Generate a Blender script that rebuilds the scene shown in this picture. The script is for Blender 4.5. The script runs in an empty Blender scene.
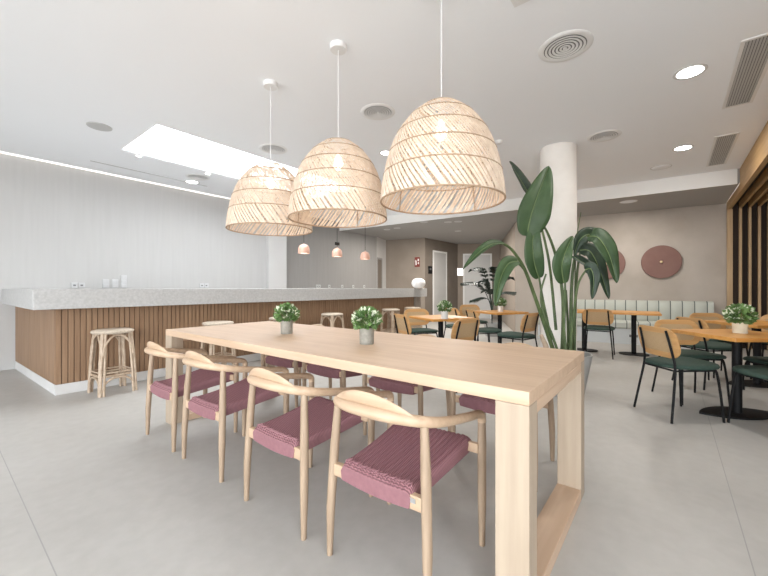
import bpy, math, random
from mathutils import Vector, Matrix, Euler
random.seed(7)
scene = bpy.context.scene
COL = scene.collection
PI = math.pi
# ------------------------------------------------------------------ camera frame (for measuring places in the photo)
FP = 362.0
TH = math.atan2(286.0, FP)
FW = Vector((math.cos(TH), math.sin(TH), 0)); RT = Vector((math.sin(TH), -math.cos(TH), 0))
HC = 1.10
def at(px, py, d):                     # a place seen at (px,py), d metres ahead
    return FW*d + RT*((px-384)/FP*d) + Vector((0, 0, HC-(py-288)/FP*d))
def on_z(px, py, z):
    return at(px, py, FP*(HC-z)/(py-288.0))
def on_y(px, y):                       # x where the sight line of column px meets the plane Y=y
    k = (px-384)/FP; d = FW + RT*k
    return d.x*y/d.y

# ------------------------------------------------------------------ materials
def new_mat(name):
    m = bpy.data.materials.new(name); m.use_nodes = True
    nt = m.node_tree
    return m, nt, nt.nodes['Principled BSDF']
def tex_coord(nt, scale=(1, 1, 1), kind='Object'):
    tc = nt.nodes.new('ShaderNodeTexCoord'); mp = nt.nodes.new('ShaderNodeMapping')
    mp.inputs['Scale'].default_value = scale
    nt.links.new(tc.outputs[kind], mp.inputs['Vector'])
    return mp.outputs['Vector']
def mottled(name, c1, c2, scale=3.0, rough=.6, stretch=(1, 1, 1), bump=0.0, detail=6, metal=0, spec=.5, bscale=None):
    m, nt, b = new_mat(name)
    v = tex_coord(nt, stretch)
    n = nt.nodes.new('ShaderNodeTexNoise'); n.inputs['Scale'].default_value = scale; n.inputs['Detail'].default_value = detail
    nt.links.new(v, n.inputs['Vector'])
    r = nt.nodes.new('ShaderNodeValToRGB')
    r.color_ramp.elements[0].position = .3; r.color_ramp.elements[1].position = .7
    r.color_ramp.elements[0].color = (*c1, 1); r.color_ramp.elements[1].color = (*c2, 1)
    nt.links.new(n.outputs['Fac'], r.inputs['Fac']); nt.links.new(r.outputs['Color'], b.inputs['Base Color'])
    b.inputs['Roughness'].default_value = rough; b.inputs['Metallic'].default_value = metal
    b.inputs['Specular IOR Level'].default_value = spec
    if bump:
        n2 = n
        if bscale:
            n2 = nt.nodes.new('ShaderNodeTexNoise'); n2.inputs['Scale'].default_value = bscale; nt.links.new(v, n2.inputs['Vector'])
        bp = nt.nodes.new('ShaderNodeBump'); bp.inputs['Strength'].default_value = bump; bp.inputs['Distance'].default_value = .01
        nt.links.new(n2.outputs['Fac'], bp.inputs['Height']); nt.links.new(bp.outputs['Normal'], b.inputs['Normal'])
    return m
def plain(name, c, rough=.5, metal=0, spec=.5):
    m, nt, b = new_mat(name)
    n = nt.nodes.new('ShaderNodeTexNoise'); n.inputs['Scale'].default_value = 40
    mx = nt.nodes.new('ShaderNodeMix'); mx.data_type = 'RGBA'
    mx.inputs['A'].default_value = (*[x*.96 for x in c], 1); mx.inputs['B'].default_value = (*[min(1, x*1.04) for x in c], 1)
    nt.links.new(n.outputs['Fac'], mx.inputs['Factor']); nt.links.new(mx.outputs['Result'], b.inputs['Base Color'])
    b.inputs['Roughness'].default_value = rough; b.inputs['Metallic'].default_value = metal
    b.inputs['Specular IOR Level'].default_value = spec
    return m
def wood(name, c1, c2, axis='Y', scale=9.0, rough=.5):
    s = {'X': (.06, 1, 1), 'Y': (1, .06, 1), 'Z': (1, 1, .06)}[axis]
    return mottled(name, c1, c2, scale*4, rough, s, .06, 8)
def emit(name, c, st):
    m, nt, b = new_mat(name)
    b.inputs['Base Color'].default_value = (*c, 1)
    b.inputs['Emission Color'].default_value = (*c, 1); b.inputs['Emission Strength'].default_value = st
    return m
def wave_mat(name, c1, c2, scale, direction='X', rough=.6, bump=.3, kind='Object', dist=.5):
    m, nt, b = new_mat(name)
    v = tex_coord(nt)
    w = nt.nodes.new('ShaderNodeTexWave'); w.bands_direction = direction; w.inputs['Scale'].default_value = scale
    w.inputs['Distortion'].default_value = dist
    nt.links.new(v, w.inputs['Vector'])
    mx = nt.nodes.new('ShaderNodeMix'); mx.data_type = 'RGBA'
    mx.inputs['A'].default_value = (*c1, 1); mx.inputs['B'].default_value = (*c2, 1)
    nt.links.new(w.outputs['Fac'], mx.inputs['Factor']); nt.links.new(mx.outputs['Result'], b.inputs['Base Color'])
    bp = nt.nodes.new('ShaderNodeBump'); bp.inputs['Strength'].default_value = bump; bp.inputs['Distance'].default_value = .003
    nt.links.new(w.outputs['Fac'], bp.inputs['Height']); nt.links.new(bp.outputs['Normal'], b.inputs['Normal'])
    b.inputs['Roughness'].default_value = rough
    return m
def cane_mat(name, c1, c2):
    m, nt, b = new_mat(name)
    v = tex_coord(nt)
    ws = []
    for dr in ('Y', 'Z'):
        w = nt.nodes.new('ShaderNodeTexWave'); w.bands_direction = dr; w.inputs['Scale'].default_value = 30
        nt.links.new(v, w.inputs['Vector']); ws.append(w)
    mt = nt.nodes.new('ShaderNodeMath'); mt.operation = 'MULTIPLY'
    nt.links.new(ws[0].outputs['Fac'], mt.inputs[0]); nt.links.new(ws[1].outputs['Fac'], mt.inputs[1])
    mx = nt.nodes.new('ShaderNodeMix'); mx.data_type = 'RGBA'
    mx.inputs['A'].default_value = (*c1, 1); mx.inputs['B'].default_value = (*c2, 1)
    nt.links.new(mt.outputs[0], mx.inputs['Factor']); nt.links.new(mx.outputs['Result'], b.inputs['Base Color'])
    b.inputs['Roughness'].default_value = .6
    return m
def leaf_mat(name, c1, c2, rough=.4, tl=.0):
    m = mottled(name, c1, c2, 8, rough, (1, 1, 1))
    return m
def floor_mat():
    m, nt, b = new_mat('floor_microcement')
    tc = nt.nodes.new('ShaderNodeTexCoord')
    cols = []
    big = nt.nodes.new('ShaderNodeTexNoise'); big.inputs['Scale'].default_value = .9; big.inputs['Detail'].default_value = 8
    fine = nt.nodes.new('ShaderNodeTexNoise'); fine.inputs['Scale'].default_value = 14; fine.inputs['Detail'].default_value = 8
    for n in (big, fine): nt.links.new(tc.outputs['Object'], n.inputs['Vector'])
    add = nt.nodes.new('ShaderNodeMath'); add.operation = 'MULTIPLY_ADD'; add.inputs[1].default_value = .35
    nt.links.new(fine.outputs['Fac'], add.inputs[0])
    sc_ = nt.nodes.new('ShaderNodeMath'); sc_.operation = 'MULTIPLY'; sc_.inputs[1].default_value = .65
    nt.links.new(big.outputs['Fac'], sc_.inputs[0]); nt.links.new(sc_.outputs[0], add.inputs[2])
    r = nt.nodes.new('ShaderNodeValToRGB')
    r.color_ramp.elements[0].position = .35; r.color_ramp.elements[1].position = .68
    r.color_ramp.elements[0].color = (.40, .385, .362, 1); r.color_ramp.elements[1].color = (.48, .465, .442, 1)
    nt.links.new(add.outputs[0], r.inputs['Fac'])
    sep = nt.nodes.new('ShaderNodeSeparateXYZ'); nt.links.new(tc.outputs['Object'], sep.inputs['Vector'])
    masks = []
    for ax, off, pitch in (('X', .31, 4.0), ('Y', -.256, 9.0)):
        a = nt.nodes.new('ShaderNodeMath'); a.operation = 'SUBTRACT'; a.inputs[1].default_value = off-pitch/2
        nt.links.new(sep.outputs[ax], a.inputs[0])
        mo = nt.nodes.new('ShaderNodeMath'); mo.operation = 'FLOORED_MODULO'; mo.inputs[1].default_value = pitch
        nt.links.new(a.outputs[0], mo.inputs[0])
        d = nt.nodes.new('ShaderNodeMath'); d.operation = 'COMPARE'; d.inputs[1].default_value = pitch/2; d.inputs[2].default_value = .0022
        nt.links.new(mo.outputs[0], d.inputs[0]); masks.append(d)
    mxm = nt.nodes.new('ShaderNodeMath'); mxm.operation = 'MAXIMUM'
    nt.links.new(masks[0].outputs[0], mxm.inputs[0]); nt.links.new(masks[1].outputs[0], mxm.inputs[1])
    mx = nt.nodes.new('ShaderNodeMix'); mx.data_type = 'RGBA'
    nt.links.new(mxm.outputs[0], mx.inputs['Factor']); nt.links.new(r.outputs['Color'], mx.inputs['A'])
    mx.inputs['B'].default_value = (.32, .31, .30, 1)
    nt.links.new(mx.outputs['Result'], b.inputs['Base Color'])
    b.inputs['Roughness'].default_value = .42
    b.inputs['Specular IOR Level'].default_value = .35
    bp = nt.nodes.new('ShaderNodeBump'); bp.inputs['Strength'].default_value = .04
    nt.links.new(fine.outputs['Fac'], bp.inputs['Height']); nt.links.new(bp.outputs['Normal'], b.inputs['Normal'])
    return m
def pane_mat():
    m = bpy.data.materials.new('window_glass'); m.use_nodes = True
    nt = m.node_tree; nt.nodes.remove(nt.nodes['Principled BSDF'])
    out = nt.nodes['Material Output']
    t = nt.nodes.new('ShaderNodeBsdfTransparent'); g = nt.nodes.new('ShaderNodeBsdfGlossy'); g.inputs['Roughness'].default_value = .05
    mx = nt.nodes.new('ShaderNodeMixShader'); mx.inputs[0].default_value = .05
    nt.links.new(t.outputs[0], mx.inputs[1]); nt.links.new(g.outputs[0], mx.inputs[2]); nt.links.new(mx.outputs[0], out.inputs['Surface'])
    return m
def stripe_mat():                      # upholstery: pale sage with a dark seam every 0.21 m along local Y
    m, nt, b = new_mat('striped_upholstery')
    tc = nt.nodes.new('ShaderNodeTexCoord'); sep = nt.nodes.new('ShaderNodeSeparateXYZ'); nt.links.new(tc.outputs['Object'], sep.inputs[0])
    mo = nt.nodes.new('ShaderNodeMath'); mo.operation = 'FLOORED_MODULO'; mo.inputs[1].default_value = .184
    nt.links.new(sep.outputs['Y'], mo.inputs[0])
    cp = nt.nodes.new('ShaderNodeMath'); cp.operation = 'COMPARE'; cp.inputs[1].default_value = .092; cp.inputs[2].default_value = .008
    nt.links.new(mo.outputs[0], cp.inputs[0])
    mx = nt.nodes.new('ShaderNodeMix'); mx.data_type = 'RGBA'; nt.links.new(cp.outputs[0], mx.inputs['Factor'])
    mx.inputs['A'].default_value = (.50, .52, .47, 1); mx.inputs['B'].default_value = (.10, .12, .11, 1)
    nt.links.new(mx.outputs['Result'], b.inputs['Base Color']); b.inputs['Roughness'].default_value = .7
    return m

M = dict(
    floor=floor_mat(),
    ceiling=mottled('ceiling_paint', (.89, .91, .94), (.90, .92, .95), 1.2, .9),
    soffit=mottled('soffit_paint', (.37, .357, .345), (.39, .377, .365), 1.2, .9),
    white=mottled('white_paint', (.88, .88, .87), (.90, .90, .89), 2, .6),
    wall_left=mottled('pale_textile_wall', (.465, .458, .448), (.49, .483, .473), 22, .9, (1, 1, .05)),
    pilaster=mottled('pilaster_paint', (.55, .54, .53), (.57, .56, .55), 3, .9),
    grey=mottled('grey_wall_paint', (.30, .29, .28), (.32, .309, .299), 18, .9, (1, 1, .06)),
    beige=mottled('beige_plaster', (.285, .24, .20), (.32, .272, .228), 2.5, .9, bump=.05),
    plaster=mottled('limewash_plaster', (.41, .362, .315), (.50, .452, .405), 1.7, .9, bump=.08),
    brown=mottled('taupe_plaster', (.18, .150, .124), (.21, .178, .149), 2.5, .9),
    column=mottled('column_plaster', (.76, .725, .69), (.84, .81, .775), 4, .9, bump=.1, bscale=60),
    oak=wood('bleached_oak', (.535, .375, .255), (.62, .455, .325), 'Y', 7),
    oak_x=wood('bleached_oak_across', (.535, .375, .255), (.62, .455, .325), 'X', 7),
    oak_z=wood('bleached_oak_upright_dimmed', (.39, .305, .225), (.46, .37, .28), 'Z', 7),  # same oak as the top, darkened to offset strong light on the legs
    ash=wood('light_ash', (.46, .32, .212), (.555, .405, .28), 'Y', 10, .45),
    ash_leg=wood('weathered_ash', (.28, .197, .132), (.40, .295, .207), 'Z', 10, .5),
    cord=wave_mat('mauve_cord', (.16, .066, .076), (.36, .175, .195), 40, 'X', .75, .6),
    slat=wood('walnut_slats', (.225, .130, .073), (.315, .198, .118), 'Z', 8, .55),
    slat_gap=plain('dark_slat_groove', (.12, .065, .035), .8),
    stone=mottled('terrazzo_stone', (.41, .406, .40), (.51, .505, .50), 50, .45, detail=10),
    plinth=mottled('plinth_render', (.58, .57, .56), (.62, .61, .60), 5, .7),
    rattan=mottled('rattan', (.66, .52, .40), (.82, .69, .565), 25, .6),
    rattan_rim=mottled('rattan_rim', (.33, .22, .135), (.47, .34, .23), 25, .6),
    bamboo=mottled('bamboo_cane', (.36, .265, .185), (.52, .41, .31), 16, .5),
    bamboo_seat=mottled('woven_cane_seat', (.40, .325, .25), (.55, .47, .38), 60, .6, bump=.5),
    pink=plain('salmon_lacquer', (.60, .345, .26), .4),
    disc=mottled('terracotta_disc', (.195, .098, .082), (.215, .115, .095), 6, .6),
    brass=plain('brass', (.65, .50, .30), .3, .8),
    black=plain('black_metal', (.008, .008, .009), .55, 0, .25),
    green=mottled('green_fabric', (.024, .050, .038), (.034, .064, .050), 90, .9, bump=.1),
    ply=wood('honey_plywood', (.50, .27, .105), (.62, .36, .15), 'Y', 8, .4),
    ply_top=wood('honey_table_veneer', (.55, .245, .055), (.66, .33, .09), 'Y', 8, .4),
    cane=cane_mat('cane_weave', (.42, .28, .15), (.66, .48, .29)),
    canopy=wood('oak_canopy', (.35, .21, .085), (.45, .28, .125), 'X', 7, .5),
    canopy_z=wood('oak_canopy_upright', (.40, .265, .14), (.50, .345, .19), 'Z', 7, .5),
    dark=plain('dark_backing', (.030, .018, .012), .8),
    stripe=stripe_mat(),
    bench=mottled('bench_base_paint', (.60, .63, .64), (.64, .67, .68), 3, .6),
    grey_pot=mottled('grey_planter', (.36, .36, .35), (.42, .42, .41), 5, .6),
    clay=mottled('speckled_clay', (.235, .222, .192), (.33, .312, .272), 40, .7),
    cream=mottled('cream_pot', (.66, .60, .46), (.74, .68, .54), 20, .7),
    white_pot=mottled('white_pot', (.70, .68, .65), (.78, .76, .73), 20, .6),
    soil=mottled('soil', (.03, .02, .015), (.07, .05, .035), 40, .95),
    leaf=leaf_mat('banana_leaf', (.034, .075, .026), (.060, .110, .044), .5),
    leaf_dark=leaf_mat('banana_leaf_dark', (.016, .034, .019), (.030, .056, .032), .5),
    stem=mottled('leaf_stalk', (.05, .085, .03), (.12, .17, .065), 9, .5),
    palm=leaf_mat('palm_leaf', (.010, .020, .014), (.022, .040, .026), .5),
    bush=leaf_mat('boxwood_leaf', (.065, .14, .035), (.19, .31, .10), .55),
    flower=plain('white_blossom', (.70, .74, .58), .6),
    lit=emit('lit_diffuser', (1, .98, .95), 6.0),
    bulb=emit('lamp_bulb', (1, .86, .64), 2.2),
    pink_in=emit('lamp_opening_glow', (1, .90, .80), 1.1),
    plastic=plain('white_plastic', (.78, .78, .78), .35),
    grille=plain('grille_metal', (.50, .50, .50), .45),
    grille_dark=plain('grille_void', (.16, .16, .165), .7),
    door=mottled('white_door_paint', (.66, .66, .655), (.69, .69, .685), 2, .5),
    door_grey=mottled('grey_door_paint', (.56, .555, .55), (.60, .595, .59), 2, .5),
    red=plain('sign_red', (.22, .035, .025), .4),
    globe=plain('white_ceramic', (.82, .81, .80), .3),
    ring=plain('trim_ring_grey', (.62, .62, .62), .4),
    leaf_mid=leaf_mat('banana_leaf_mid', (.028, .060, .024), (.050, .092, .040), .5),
    midrib=plain('leaf_midrib', (.16, .22, .09), .5),
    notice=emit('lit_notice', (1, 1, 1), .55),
    cord_light=plain('mauve_stitch', (.36, .185, .205), .7),
    plate=plain('switch_plate', (.56, .56, .56), .4),
    glass=pane_mat(),
    cove=emit('cove_strip', (1, .93, .90), .36),
    alu=plain('window_aluminium', (.45, .45, .45), .4, .6),
)

# ------------------------------------------------------------------ mesh helpers
class MB:
    def __init__(self): self.v = []; self.f = []
    def add(self, vs, fs):
        o = len(self.v); self.v += [Vector(p) for p in vs]; self.f += [[i+o for i in f] for f in fs]; return self
    def box(self, c, s, rz=0, rot=None):
        x, y, z = s[0]/2, s[1]/2, s[2]/2
        R = rot if rot is not None else Matrix.Rotation(rz, 3, 'Z')
        vs = [Vector(c)+R @ Vector((a*x, b*y, d*z)) for d in (-1, 1) for (a, b) in ((-1, -1), (1, -1), (1, 1), (-1, 1))]
        return self.add(vs, [(3, 2, 1, 0), (4, 5, 6, 7), (0, 1, 5, 4), (1, 2, 6, 5), (2, 3, 7, 6), (3, 0, 4, 7)])
    def lohi(self, a, b):
        return self.box([(a[i]+b[i])/2 for i in range(3)], [abs(b[i]-a[i]) for i in range(3)])
    def prism(self, poly, z0, z1):
        n = len(poly)
        A = sum(poly[i][0]*poly[(i+1) % n][1]-poly[(i+1) % n][0]*poly[i][1] for i in range(n))
        if A < 0: poly = poly[::-1]
        vs = [(x, y, z0) for x, y in poly]+[(x, y, z1) for x, y in poly]
        fs = [list(range(n))[::-1], list(range(n, 2*n))]+[(i, (i+1) % n, n+(i+1) % n, n+i) for i in range(n)]
        return self.add(vs, fs)
    def tube(self, pts, r, n=8, cap=True, flat=1.0):
        pts = [Vector(p) for p in pts]; m = len(pts)
        rs = r if isinstance(r, (list, tuple)) else [r]*m
        up = None; rings = []
        for i, p in enumerate(pts):
            t = (pts[min(i+1, m-1)]-pts[max(i-1, 0)])
            if t.length < 1e-9: t = Vector((0, 0, 1))
            t.normalize()
            if up is None:
                up = Vector((1, 0, 0)) if abs(t.x) < .9 else Vector((0, 1, 0))
            a = (up-t*up.dot(t)).normalized(); up = a; b = t.cross(a)
            rings.append([p+(a*math.cos(2*PI*k/n)+b*math.sin(2*PI*k/n)*flat)*rs[i] for k in range(n)])
        vs = [q for R in rings for q in R]; fs = []
        for i in range(m-1):
            for k in range(n):
                k2 = (k+1) % n; fs.append((i*n+k, i*n+k2, (i+1)*n+k2, (i+1)*n+k))
        if cap: fs += [list(range(n))[::-1], [(m-1)*n+k for k in range(n)]]
        return self.add(vs, fs)
    def lathe(self, prof, n=24, c=(0, 0, 0), closed=False):
        c = Vector(c); vs = []; fs = []; m = len(prof)
        for r, z in prof:
            for k in range(n):
                a = 2*PI*k/n; vs.append(c+Vector((r*math.cos(a), r*math.sin(a), z)))
        for i in range(m if closed else m-1):
            j = (i+1) % m
            for k in range(n):
                k2 = (k+1) % n; fs.append((i*n+k, i*n+k2, j*n+k2, j*n+k))
        if not closed:
            if prof[0][0] > 1e-6: fs.append([k for k in range(n)][::-1])
            if prof[-1][0] > 1e-6: fs.append([(m-1)*n+k for k in range(n)])
        return self.add(vs, fs)
    def grid(self, fn, nu, nv, closed_v=False):
        vs = [fn(i/nu, j/nv) for i in range(nu+1) for j in range(nv+(0 if closed_v else 1))]
        w = nv+(0 if closed_v else 1); fs = []
        for i in range(nu):
            for j in range(nv):
                j2 = (j+1) % w; fs.append((i*w+j, i*w+j2, (i+1)*w+j2, (i+1)*w+j))
        return self.add(vs, fs)
    def build(self, name, mat, parent=None, bevel=0, smooth=True, solid=0, sub=0, ang=38):
        me = bpy.data.meshes.new(name)
        me.from_pydata([tuple(p) for p in self.v], [], self.f); me.validate()
        me.materials.append(mat)
        if smooth:
            me.shade_smooth(); me.set_sharp_from_angle(angle=math.radians(ang))
        o = bpy.data.objects.new(name, me); COL.objects.link(o)
        if parent is not None: o.parent = parent
        if solid:
            s = o.modifiers.new('thick', 'SOLIDIFY'); s.thickness = solid; s.offset = 0
        if sub:
            s = o.modifiers.new('sub', 'SUBSURF'); s.levels = sub; s.render_levels = sub
        if bevel:
            b = o.modifiers.new('bevel', 'BEVEL'); b.width = bevel; b.segments = 2; b.limit_method = 'ANGLE'; b.angle_limit = math.radians(40)
        return o
def cr(pts, n=6):                       # Catmull-Rom through points
    pts = [Vector(p) for p in pts]; out = []
    for i in range(len(pts)-1):
        p0, p1, p2, p3 = pts[max(i-1, 0)], pts[i], pts[i+1], pts[min(i+2, len(pts)-1)]
        for k in range(n):
            t = k/n
            out.append(.5*((2*p1)+(p2-p0)*t+(2*p0-5*p1+4*p2-p3)*t*t+(3*p1-p0-3*p2+p3)*t**3))
    out.append(pts[-1]); return out
def rounded(w, h, r, n=5):              # rounded rectangle outline, centred
    out = []
    for cx, cy, a0 in ((w/2-r, h/2-r, 0), (-w/2+r, h/2-r, PI/2), (-w/2+r, -h/2+r, PI), (w/2-r, -h/2+r, 1.5*PI)):
        for k in range(n+1):
            a = a0+PI/2*k/n; out.append((cx+r*math.cos(a), cy+r*math.sin(a)))
    return out
def tag(o, label, cat, group=None):
    o['label'] = label; o['category'] = cat
    if group: o['group'] = group
    return o
def thing(name, loc=(0, 0, 0), rz=0, label=None, cat=None, group=None):
    o = bpy.data.objects.new(name, None); COL.objects.link(o); o.empty_display_size = .1
    o.location = loc; o.rotation_euler = (0, 0, rz)
    if label: tag(o, label, cat, group)
    return o
def copy_tree(o, parent=None):
    c = o.copy(); COL.objects.link(c)
    if parent is not None: c.parent = parent
    for ch in list(o.children): copy_tree(ch, c)
    return c
def struct(o): o['kind'] = 'structure'; return o

# ------------------------------------------------------------------ the setting
ZC, ZS = 2.91, 2.69
XW, YR, YL = -5.5, -2.7, 7.0            # window wall behind the camera, right wall, left wall
struct(MB().lohi((XW-.3, YR-.3, -.12), (14.5, 8.2, 0)).build('floor', M['floor']))
SK = (1.585, 4.85, 4.45, 5.63)          # skylight x0,x1,y0,y1
c = MB()
c.lohi((XW-.3, YR-.3, ZC), (8.2, SK[2], ZC+.32)); c.lohi((XW-.3, SK[3], ZC), (8.2, 8.2, ZC+.32))
c.lohi((XW-.3, SK[2], ZC), (SK[0], SK[3], ZC+.32)); c.lohi((SK[1], SK[2], ZC), (8.2, SK[3], ZC+.32))
struct(c.build('ceiling', M['ceiling'], smooth=False))
beam = [(7.64, -.83), (7.09, 7.2), (9.4, 8.0), (14.4, 8.0), (14.4, 2.9), (9.8, -.83)]
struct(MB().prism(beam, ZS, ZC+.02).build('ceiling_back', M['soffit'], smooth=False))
# white painted fascia on the beam's face
d = (Vector((7.09, 7.2, 0))-Vector((7.64, -.83, 0))); dn = d.normalized(); nn = Vector((-dn.y, dn.x, 0))
q = MB(); a0 = Vector((7.64, -.80, 0)); a1 = Vector((7.09, 7.2, 0))
q.prism([(a0.x, a0.y), (a1.x, a1.y), (a1.x+nn.x*.02, a1.y+nn.y*.02), (a0.x+nn.x*.02, a0.y+nn.y*.02)], ZS-.012, ZC)
struct(q.build('trim_beam', M['white'], smooth=False))
def wall(name, p, q, mat, z0=0, z1=3.2, t=.2):   # thickness goes to the right of p->q
    p = Vector((*p, 0)); q = Vector((*q, 0)); dd = (q-p).normalized(); n = Vector((dd.y, -dd.x, 0))*t
    return struct(MB().prism([p.xy[:], q.xy[:], (q+n).xy[:], (p+n).xy[:]], z0, z1).build(name, mat, smooth=False))
wall('wall_left', (4.66, YL), (XW-.2, YL), M['wall_left'])
struct(MB().lohi((4.66, YL-.10, 0), (5.13, YL+.2, ZC)).build('trim_pilaster', M['pilaster'], smooth=False))
wall('wall_bar', (8.68, YL+.15), (5.13, YL+.15), M['grey'])
wall('wall_niche', (9.5, 7.42), (8.68, YL+.15), M['pilaster'])
wall('wall_extinguisher', (9.82, 6.1), (9.5, 7.42), M['beige'])
wall('wall_corridor', (11.93, 6.03), (9.82, 6.1), M['brown'])
wall('wall_far', (12.68, 4.75), (11.93, 6.03), M['beige'])
wall('wall_splayed', (8.88, 2.95), (12.68, 4.75), M['beige'])
WB0 = Vector((9.33, -.83, 0)); WBD = Vector((-.118, .993, 0)).normalized(); WBN = Vector((-.993, -.118, 0)).normalized()
pq = WB0-WBD*2.2; pe = WB0+WBD*3.81
wall('wall_back', (pq.x, pq.y), (pe.x, pe.y), M['plaster'])
# thin light strip where the left wall meets the ceiling
struct(MB().lohi((XW, YL-.05, ZC-.013), (4.66, YL, ZC)).build('trim_light_cove', M['cove'], smooth=False))
def window_wall(name, axis, pos, a0, a1, opens, wname):
    m = MB(); th = .25
    def slab(u0, u1, z0, z1):
        if axis == 'X': m.lohi((pos-th, u0, z0), (pos, u1, z1))
        else: m.lohi((u0, pos-th, z0), (u1, pos, z1))
    u = a0
    for (o0, o1, z0, z1) in opens:
        slab(u, o0, 0, 3.2); slab(o0, o1, 0, z0); slab(o0, o1, z1, 3.2); u = o1
    slab(u, a1, 0, 3.2)
    struct(m.build(name, M['wall_left' if axis == 'X' else 'beige'], smooth=False))
    for (o0, o1, z0, z1) in opens:
        global NW
        NW += 1
        fr = MB(); gl = MB(); w = .06; n = max(1, round((o1-o0)/1.6))
        def bar(u0, u1, za, zb, mb, tt=.07):
            if axis == 'X': mb.lohi((pos-.15-tt/2, u0, za), (pos-.15+tt/2, u1, zb))
            else: mb.lohi((u0, pos-.15-tt/2, za), (u1, pos-.15+tt/2, zb))
        bar(o0, o1, z0, z0+w, fr); bar(o0, o1, z1-w, z1, fr)
        for k in range(n+1):
            uu = o0+(o1-o0-w)*k/n; bar(uu, uu+w, z0+w, z1-w, fr)
        bar(o0+w, o1-w, z0+w, z1-w, gl, .008)
        root = thing('window_%d' % NW); struct(root)
        fo = fr.build('window_frame', M['alu'], root, smooth=False); go = gl.build('pane', M['glass'], root, smooth=False)
        L = bpy.data.lights.new('daylight_portal', 'AREA'); L.shape = 'RECTANGLE'; L.size = o1-o0; L.size_y = z1-z0; L.cycles.is_portal = True
        lo = bpy.data.objects.new('daylight_portal', L); COL.objects.link(lo)
        mid = (o0+o1)/2; zz = (z0+z1)/2
        if axis == 'X':
            lo.location = (pos-.27, mid, zz); lo.rotation_euler = (PI/2, 0, -PI/2)
        else:
            lo.location = (mid, pos-.27, zz); lo.rotation_euler = (PI/2, 0, 0)
NW = 0
window_wall('wall_behind', 'X', XW, YR-.2, YL+.2, [(-2.4, .8, .05, 2.86), (1.0, 4.2, .05, 2.86)], 'w')
window_wall('wall_right', 'Y', YR, XW, 9.75, [(-5.0, -2.1, .05, 2.86), (-1.9, -.5, .05, 2.86)], 'w')  # unseen windows, added on this side to brighten the right ceiling
# skylight
NW += 1
r = thing('window_%d' % NW); struct(r)
s = MB(); x0, x1, y0, y1 = SK
for k in range(3):
    u = x0+(x1-x0)*k/2; s.lohi((max(x0, u-.012), y0, ZC+.022), (min(x1, u+.012), y1, ZC+.05))
s.build('window_frame', M['white'], r, smooth=False)
MB().lohi((x0, y0, ZC+.010), (x1, y1, ZC+.016)).build('pane', M['glass'], r, smooth=False)
L = bpy.data.lights.new('daylight_portal', 'AREA'); L.shape = 'RECTANGLE'; L.size = x1-x0; L.size_y = y1-y0; L.cycles.is_portal = True
lo = bpy.data.objects.new('daylight_portal', L); COL.objects.link(lo); lo.location = ((x0+x1)/2, (y0+y1)/2, ZC+.36)
t = .012
s = MB()
for (a, b_) in (((x0-t, y0-t), (x1+t, y0)), ((x0-t, y1), (x1+t, y1+t)), ((x0-t, y0), (x0, y1)), ((x1, y0), (x1+t, y1))):
    s.lohi((*a, ZC-.003), (*b_, ZC+.009))
struct(s.build('trim_skylight', M['white'], smooth=False))

# doors
def door_on(p, q, u0, u1, z1, name, slabmat, framemat, inset=.0, handle=True):
    p = Vector((*p, 0)); q = Vector((*q, 0)); dd = (q-p).normalized(); ang = math.atan2(dd.y, dd.x)
    root = thing(name, p, ang); struct(root)
    w = .055
    fr = MB(); fr.lohi((u0-w, -.012, 0), (u0, .02, z1+w)); fr.lohi((u1, -.012, 0), (u1+w, .02, z1+w)); fr.lohi((u0, -.012, z1), (u1, .02, z1+w))
    fr.build('door_frame', framemat, root, smooth=False)
    MB().lohi((u0, -.01, .005), (u1, .012, z1)).build('door_leaf', slabmat, root, smooth=False)
    if handle:
        h = MB(); h.lohi((u0+.06, .012, .99), (u0+.10, .02, 1.07)); h.tube([(u0+.08, .015, 1.03), (u0+.08, .055, 1.03), (u0+.19, .055, 1.03)], .008)
        h.build('door_handle', M['alu'], root)
# p->q chosen so that local +Y faces the room
door_on((12.68, 4.75), (11.93, 6.03), .34, 1.24, 2.28, 'door_1', M['door'], M['white'])
u_a = 11.93-on_y(446, 6.05); u_b = 11.93-on_y(434.5, 6.05)
door_on((11.93, 6.03), (9.82, 6.1), u_a, u_b, 2.28, 'door_2', M['door_grey'], M['white'], handle=False)
door_on((9.5, 7.42), (8.68, YL+.15), .46, .80, 2.0, 'door_3', M['brown'], M['grey'], handle=False)
# baseboard on the back wall and low skirting
def skirting(name, p, q, mat):
    p = Vector((*p, 0)); q = Vector((*q, 0)); dd = (q-p).normalized(); n = Vector((-dd.y, dd.x, 0))*.014
    struct(MB().prism([p.xy[:], q.xy[:], (q+n).xy[:], (p+n).xy[:]], 0, .08).build(name, mat, smooth=False))
pq2 = WB0+WBD*2.55
skirting('baseboard_back', (pq2.x, pq2.y), (pe.x, pe.y), M['plaster'])

# round column
cc = D = FW*4.70+RT*((558.2-384)/FP*4.70)
struct(MB().lathe([(.216, 0), (.216, ZC)], 48, (cc.x, cc.y, 0)).build('trim_column', M['column']))

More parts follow.
